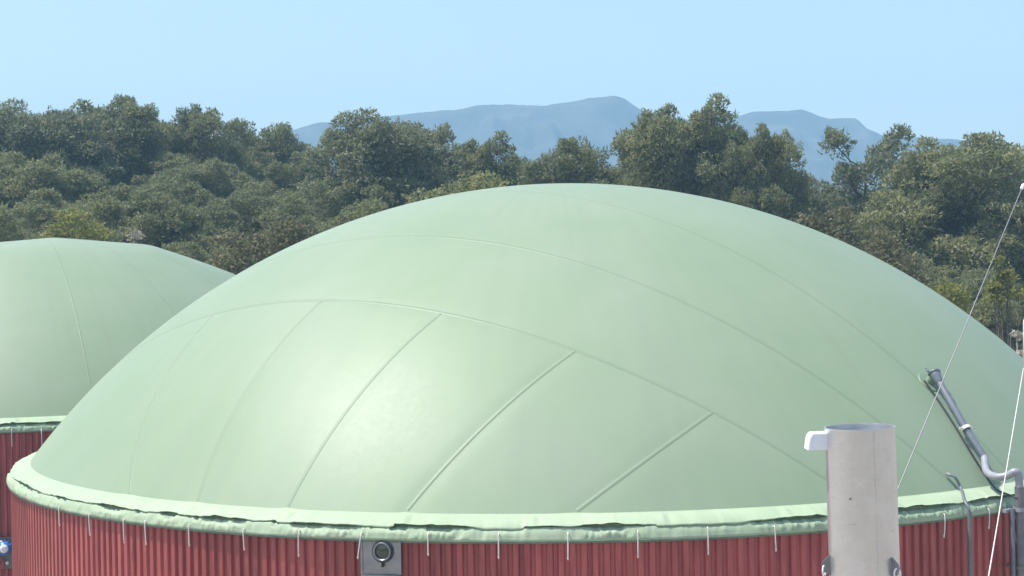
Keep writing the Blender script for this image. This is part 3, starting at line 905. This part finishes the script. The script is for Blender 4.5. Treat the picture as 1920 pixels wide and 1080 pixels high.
# ------------------------------------------------------------------ mixer drive on the far tank's wall
def mixer():
    p = hit_cyl(12, 1028, T2, 10.345)
    az = math.atan2(p.y - T2.y, p.x - T2.x)
    root = empty('mixer_drive', (p.x, p.y, p.z), az); 
    tag(root, 'small blue motor with white and red fittings on the rear tank wall, bottom left', 'motor')
    X = Vector((1, 0, 0))
    bm = bmesh.new(); add_box(bm, (0.03, 0, -0.1), (0.05, 0.7, 0.75), None, 0.01)
    bm_obj('mounting_plate', bm, M_PIPE_DARK, root)
    bm = bmesh.new(); add_tube(bm, [(0.05, 0, 0), (0.3, 0, 0.02)], [0.09, 0.075], 20); add_tube(bm, [(0.3, 0.0, 0.02), (0.34, 0, 0.02)], 0.15, 24)
    bm_obj('gear_neck', bm, M_PIPE_DARK, root, True, 0.6)
    bm = bmesh.new(); add_tube(bm, [(0.34, 0, 0.08), (0.36, 0.0, 0.08), (0.66, 0.0, 0.1), (0.70, 0, 0.1)], [0.12, 0.145, 0.145, 0.11], 24)
    for k in range(12):
        a = 2 * math.pi * k / 12
        add_box(bm, (0.51, 0.15 * math.cos(a), 0.09 + 0.15 * math.sin(a)), (0.26, 0.012, 0.03), Matrix.Rotation(a - math.pi / 2, 3, 'X'))
    mo = bm_obj('motor_body', bm, M_BLUE, root, True, 0.6)
    bm = bmesh.new(); add_tube(bm, [(0.70, 0, 0.1), (0.74, 0, 0.1), (0.76, 0, 0.1)], [0.1, 0.09, 0.05], 20); add_box(bm, (0.5, -0.10, 0.22), (0.12, 0.1, 0.07), None, 0.01)
    bm_obj('terminal_box', bm, M_WHITE, mo)
    bm = bmesh.new()
    ring = [(0.2, -0.18 + 0.12 * math.cos(a), -0.32 + 0.12 * math.sin(a)) for a in [2 * math.pi * k / 20 for k in range(21)]]
    add_tube(bm, ring, 0.02, 8, False)
    for k in range(3):
        a = math.pi * k / 3; add_tube(bm, [(0.2, -0.18 + 0.12 * math.cos(a), -0.32 + 0.12 * math.sin(a)), (0.2, -0.18 - 0.12 * math.cos(a), -0.32 - 0.12 * math.sin(a))], 0.012, 6)
    bm_obj('hand_wheel', bm, M_REDP, root, True, 0.6)
    for y, z in ((0.24, -0.06), (0.18, -0.33), (0.02, -0.33)):
        bm = bmesh.new(); add_tube(bm, [(0.06, y, z), (0.13, y, z), (0.14, y, z)], [0.038, 0.038, 0.02], 12)
        bm_obj('cap', bm, M_WHITE, root, True, 0.6)
mixer()

# ------------------------------------------------------------------ trees
def tuft_mesh(name, centres, sizes, tints, per, mat, seed, leaf=(0.20, 0.036), droop=0.15, fill=0.3):
    """needle tufts as small diamonds spread through the clumps"""
    rng = np.random.RandomState(seed)
    Vs, Ts = [], []
    for c, s, t, nper in zip(centres, sizes, tints, per):
        n = int(nper)
        d = rng.normal(size=(n, 3)); d /= np.linalg.norm(d, axis=1)[:, None]
        low = d[:, 2] < -0.25
        d[low, 2] *= -rng.choice([1, -1], low.sum(), p=[0.6, 0.4])
        rad = np.where(rng.rand(n) < fill, rng.rand(n) ** 0.5 * 0.85, 0.82 + 0.26 * rng.rand(n))
        lump = 1 + 0.22 * np.sin(d[:, 0] * 5 + c[0] * 3) * np.sin(d[:, 1] * 5 + c[1] * 3) + 0.12 * np.sin(d[:, 2] * 9 + c[2] * 5)
        p = c + d * rad[:, None] * lump[:, None] * s
        dirv = d * np.array([1, 1, 0.9]) + rng.normal(size=(n, 3)) * 0.55 + np.array([0, 0, 0.25])
        dirv /= np.linalg.norm(dirv, axis=1)[:, None]
        nl = d + rng.normal(size=(n, 3)) * 0.55 + np.array([0, 0, 0.2])
        flat = rng.rand(n) < 0.42
        alt = np.cross(nl, rng.normal(size=(n, 3))); alt /= np.linalg.norm(alt, axis=1)[:, None]
        dirv = np.where(flat[:, None], alt, dirv)
        sd = np.where(flat[:, None], np.cross(nl, dirv), np.cross(dirv, rng.normal(size=(n, 3)))); sd /= np.linalg.norm(sd, axis=1)[:, None]
        L = leaf[0] * (0.6 + 0.8 * rng.rand(n))[:, None]; W = leaf[1] * (0.6 + 0.8 * rng.rand(n))[:, None]
        q = np.stack([p - dirv * L * 0.35, p + sd * W, p + dirv * L * 0.65, p - sd * W], 1)
        Vs.append(q.reshape(-1, 3)); Ts.append(np.repeat(np.clip(t + rng.normal(size=n) * 0.12, 0, 1), 4))
    V = np.vstack(Vs); T = np.concatenate(Ts)
    me = mesh_np(name, V, np.arange(len(V)).reshape(-1, 4), mat, smooth=False)
    at_ = me.attributes.new('tint', 'FLOAT', 'POINT'); at_.data.foreach_set('value', T.astype(np.float32))
    return me

def wood_mesh(name, segs, mat):
    bm = bmesh.new()
    for pts, rads in segs: add_tube(bm, pts, rads, 7)
    me = bpy.data.meshes.new(name)
    for f in bm.faces: f.smooth = True
    bm.to_mesh(me); bm.free(); me.materials.append(mat)
    return me

def pine_variant(seed, kind):
    """12 m tall pine: (crown mesh, trunk mesh)"""
    rng = random.Random(seed)
    Ht = 12.0
    lean = Vector((rng.uniform(-0.06, 0.06), rng.uniform(-0.06, 0.06), 1))
    segs, cen, siz, tin, per = [], [], [], [], []
    def axis(t):
        return Vector((lean.x * t * Ht + 0.25 * math.sin(t * 5 + seed), lean.y * t * Ht + 0.25 * math.cos(t * 4 + seed * 2), t * Ht))
    segs.append(([axis(t) for t in (0, 0.15, 0.3, 0.45, 0.6, 0.75, 0.9)], [0.24, 0.20, 0.175, 0.15, 0.115, 0.075, 0.03]))
    if kind == 'round':   n, t0, wid, cs, dens = 34, 0.40, 3.1, (0.85, 1.35), 1500
    elif kind == 'tall':  n, t0, wid, cs, dens = 30, 0.34, 2.2, (0.75, 1.15), 1500
    elif kind == 'open':  n, t0, wid, cs, dens = 30, 0.42, 2.7, (0.50, 0.85), 1000
    else:                 n, t0, wid, cs, dens = 38, 0.12, 3.2, (0.85, 1.35), 1450      # 'bushy', green to the ground
    for i in range(n):
        t = t0 + (0.94 - t0) * ((i + rng.random() * 0.8) / n)
        u = (t - t0) / (0.95 - t0)
        env = wid * (math.sin(math.pi * (0.18 + 0.66 * u)) ** 0.75)
        az = i * 2.399 + rng.uniform(-0.5, 0.5)
        rr = env * (0.35 + 0.65 * rng.random() ** 0.6) * rng.uniform(0.75, 1.15)
        a = axis(t - 0.05 - 0.04 * rng.random())
        c = axis(t) + Vector((math.cos(az) * rr, math.sin(az) * rr, rng.uniform(-0.3, 0.45)))
        s = rng.uniform(*cs) * (0.8 + 0.3 * math.sin(math.pi * u))
        cen.append(np.array(c)); siz.append(np.array([s * rng.uniform(0.95, 1.25), s * rng.uniform(0.95, 1.25), s * rng.uniform(0.62, 0.85)]))
        tin.append(rng.random() ** 1.3); per.append(dens * s * s)
        mid = a * 0.45 + c * 0.55 + Vector((0, 0, -0.15))
        r0 = 0.035 + 0.05 * (1 - u)
        segs.append(([a, mid, c], [r0, r0 * 0.7, r0 * 0.3]))
        for q in range(2):
            e = c + Vector((rng.uniform(-1, 1) * s, rng.uniform(-1, 1) * s, rng.uniform(0, 0.6) * s)) * 0.8
            segs.append(([mid, (mid + e) / 2, e], [r0 * 0.4, r0 * 0.3, r0 * 0.12]))
        # small satellite tufts for an uneven outline
        for q in range(3 if kind != 'open' else 4):
            ss = s * rng.uniform(0.28, 0.5)
            dv = Vector((rng.uniform(-1, 1), rng.uniform(-1, 1), rng.uniform(-0.1, 1))).normalized()
            cc = c + Vector((dv.x * s * 1.1, dv.y * s * 1.1, dv.z * s * 0.85))
            cen.append(np.array(cc)); siz.append(np.array([ss * 1.1, ss * 1.1, ss * 0.9])); tin.append(min(1, tin[-1] * 0.6 + rng.random() * 0.5)); per.append(dens * 0.9 * ss * ss + 12)
    return cen, siz, tin, per, segs

VAR = []
def build_variants():
    kinds = ['round', 'round', 'tall', 'open', 'bushy', 'round', 'bushy', 'tall', 'open', 'bushy']
    for i, k in enumerate(kinds):
        cen, siz, tin, per, segs = pine_variant(100 + i * 7, k)
        top = max(c[2] + z[2] for c, z in zip(cen, siz)); f = 12.0 / top
        cen = [c * np.array([1, 1, f]) for c in cen]
        segs = [([Vector((p.x, p.y, p.z * f)) for p in pts], r) for pts, r in segs]
        cr = tuft_mesh('crown', cen, siz, tin, per, M_PINE_BLUE if i in (0, 3, 7) else M_PINE, i + 5)
        ti = max(range(len(cen)), key=lambda q: cen[q][2] + siz[q][2])
        VAR.append((cr, wood_mesh('trunk', segs, M_BARK), k, (cen[ti][0], cen[ti][1])))
build_variants()

PINE_N = [0]
def pine(px, top, dep, var, wide=1.0, label=None, group=None, rz=None, cat='pine tree'):
    """a pine whose tip shows at photo pixel (px, top), rooted on the slope `dep` metres out"""
    i = PINE_N[0]; PINE_N[0] += 1
    cr, tr, k, tip = VAR[var % len(VAR)]
    p = at(px, top, dep)
    gz = float(ground_z(p.x, p.y)) - 0.15
    h = max(p.z - gz, 3.0)
    sc = h / 12.0
    lim = min(max(sc, 0.75), 1.25) * wide
    ang = rz if rz is not None else (i * 2.17) % 6.283
    dx = (tip[0] * math.cos(ang) - tip[1] * math.sin(ang)) * lim
    o = empty('pine_tree', (p.x - dx, p.y, gz), ang)
    o.scale = (lim, lim, sc)
    link('crown', cr, o); link('trunk', tr, o)
    tag(o, label, cat, group)
    return o

LG = 'pines of the wooded slope'
# skyline trees, from left to right
SKY = [
 (35, 192, 104, 0, 1.0, 'tall pine at the far left of the skyline'),
 (150, 186, 108, 5, 1.05, 'broad pine under the high double crown at left skyline'),
 (228, 178, 112, 2, 0.9, 'highest pine of the left skyline, with a ragged right side'),
 (372, 198, 112, 1, 0.85, 'round-headed pine standing alone above the left ridge, dark against the sky'),
 (448, 240, 118, 4, 0.8, 'low pine on the ridge right of the lone round-headed pine'),
 (545, 240, 120, 6, 0.9, 'low pine on the ridge where the mountain line begins'),
 (692, 213, 96, 0, 1.05, 'full pine rising before the left foot of the mountains'),
 (835, 229, 104, 3, 0.9, 'umbrella-shaped reddish pine with sky gaps below its crown'),
 (940, 250, 102, 5, 0.85, 'compact dark round pine below the left mountain summit'),
 (1062, 259, 92, 4, 0.9, 'low broad olive pine just left of below the highest summit'),
 (1185, 260, 100, 6, 0.7, 'low pine under the steep right flank of the highest summit'),
 (1342, 180, 92, 5, 0.95, 'tallest pine at right, its crown crossing the mountain line'),
 (1424, 234, 90, 1, 0.6, 'pine with a leaning side crown right of the tallest pine'),
 (1268, 226, 92, 7, 0.7, 'slim pine nestled at the left side of the tallest pine'),
 (1562, 236, 90, 3, 0.95, 'thin feathery pine standing clear before the right mountain'),
 (1765, 250, 84, 4, 1.1, 'big full-crowned pine at the right'),
 (1690, 290, 86, 6, 0.7, 'lower pine on the left shoulder of the big right pine'),
 (1905, 280, 88, 9, 0.9, 'pine cut by the right edge of the picture'),
]
for s in SKY:
    pine(s[0], s[1], s[2], s[3], s[4], s[5], LG)

# the mass of crowns below the skyline
rng = random.Random(12)
def skyline(px):
    xs = [-60, 60, 120, 240, 290, 360, 430, 560, 690, 800, 900, 980, 1060, 1200, 1340, 1440, 1500, 1640, 1760, 1920, 2000]
    ys = [225, 235, 225, 225, 268, 272, 268, 266, 258, 300, 300, 306, 290, 290, 270, 300, 320, 330, 320, 315, 320]
    return float(np.interp(px, xs, ys))
def domeline(px):
    xs = [0, 100, 270, 435, 640, 729, 900, 1086, 1217, 1339, 1478, 1572, 1685, 1818, 1920]
    ys = [460, 450, 462, 519, 423, 392, 358, 345, 352, 372, 405, 449, 507, 592, 680]
    return float(np.interp(px, xs, ys))
MASS = []
ROWS = ('just under the skyline', 'in the second line below the skyline', 'half way down the wooded slope', 'low on the wooded slope', 'at the foot of the slope')
for row, (dep, drop, stepx) in enumerate(((106, 22, 118), (95, 70, 128), (84, 122, 138), (75, 180, 150), (70, 245, 150))):
    x = -50 + (row % 2) * 55
    line = []
    while x < 1990:
        px = x + rng.uniform(-28, 28)
        top = skyline(px) + drop + rng.uniform(-20, 20)
        if top < domeline(px) - 12:
            line.append((px, top, dep + rng.uniform(-3, 3)))
        x += stepx * rng.uniform(0.85, 1.15)
    MASS.append(line)
ORD = ('first', 'second', 'third', 'fourth', 'fifth', 'sixth', 'seventh', 'eighth', 'ninth', 'tenth', 'eleventh', 'twelfth', 'thirteenth', 'fourteenth', 'fifteenth', 'sixteenth', 'seventeenth', 'eighteenth')
for row, line in enumerate(MASS):
    line.sort(key=lambda q: q[0])
    for i, (px, top, dep) in enumerate(line):
        v = rng.choice([0, 1, 4, 5, 6, 9, 4, 6, 2])
        look = {'round': 'round-crowned', 'tall': 'slim', 'open': 'open-crowned', 'bushy': 'bushy'}[VAR[v][2]]
        pine(px, top, dep, v, rng.uniform(0.85, 1.1), '%s pine %s, %s from the left in its row' % (look, ROWS[row], ORD[i]), LG)

def bush(name, px, top, dep, wid, hgt, mat, seed, label, cat='shrub', leaf=(0.15, 0.06), n=15, dens=560, bark=None, group=None):
    rng = random.Random(seed)
    p = at(px, top, dep); base = Vector((p.x, p.y, p.z - hgt))
    gz = float(ground_z(p.x, p.y))
    o = empty(name, (p.x, p.y, gz - 0.1))
    lift = p.z - hgt - gz
    cen, siz, tin, per, segs = [], [], [], [], []
    tot = p.z - gz
    for i in range(n):
        u = rng.random()
        c = Vector((rng.uniform(-1, 1) * wid * (1 - 0.45 * u), rng.uniform(-1, 1) * wid * (1 - 0.45 * u), tot - hgt + hgt * u - 0.25))
        s = rng.uniform(0.3, 0.55) * min(wid, 1.6)
        cen.append(np.array(c)); siz.append(np.array([s, s, s * 0.8])); tin.append(rng.random()); per.append(dens * max(s * s, 0.2))
        segs.append(([Vector((c.x * 0.1, c.y * 0.1, 0)), Vector((c.x * 0.5, c.y * 0.5, c.z * 0.5)), c], [0.06, 0.04, 0.012]))
    link('foliage', tuft_mesh('foliage', cen, siz, tin, per, mat, seed, leaf), o)
    link('stem', wood_mesh('stem', segs, bark or M_BARK), o)
    tag(o, label, cat, group)
bush('broadleaf_shrub', 130, 392, 64, 1.3, 2.4, M_YELLOW, 3, 'bright yellow-green shrub peeping over the top of the rear dome', group='shrubs behind the tanks')
bush('broadleaf_shrub', 238, 425, 63, 0.7, 1.6, M_PALE, 4, 'small pale shrub just right of the yellow-green one behind the rear dome', group='shrubs behind the tanks')
bush('broadleaf_shrub', 1545, 398, 60, 1.2, 2.4, M_SCRUB, 5, 'brownish shrub above the dome edge below the feathery pine', n=16, group='shrubs behind the tanks')
bush('broadleaf_shrub', 1770, 515, 55, 1.2, 2.6, M_YELLOW, 6, 'olive shrub above the falling right edge of the dome', n=12, group='shrubs behind the tanks')
bush('broadleaf_shrub', 1893, 468, 58, 0.8, 1.6, M_YELLOW, 7, 'yellowish shrub near the right edge, behind the stay wire', n=10, group='shrubs behind the tanks')
bush('dry_shrub', 1925, 590, 46, 0.55, 2.2, M_PALE, 8, 'pale dry shrub with white leaves at the right edge beside the dome', leaf=(0.12, 0.06), n=14, dens=260, bark=M_DRYBARK, group='shrubs behind the tanks')
for i, (px, top, lb) in enumerate(((470, 440, 'brown-green scrub in the notch between the two domes'), (560, 412, 'brown-green scrub just right of the notch between the domes'),
                                   (1640, 440, 'brown scrub over the right shoulder of the dome'), (860, 330, 'olive scrub over the left of the dome crown'))):
    bush('scrub_bush', px, top, 62 - i, 1.9, 3.0, M_SCRUB if i != 3 else M_PINE, 40 + i, lb, n=20, group='shrubs behind the tanks')
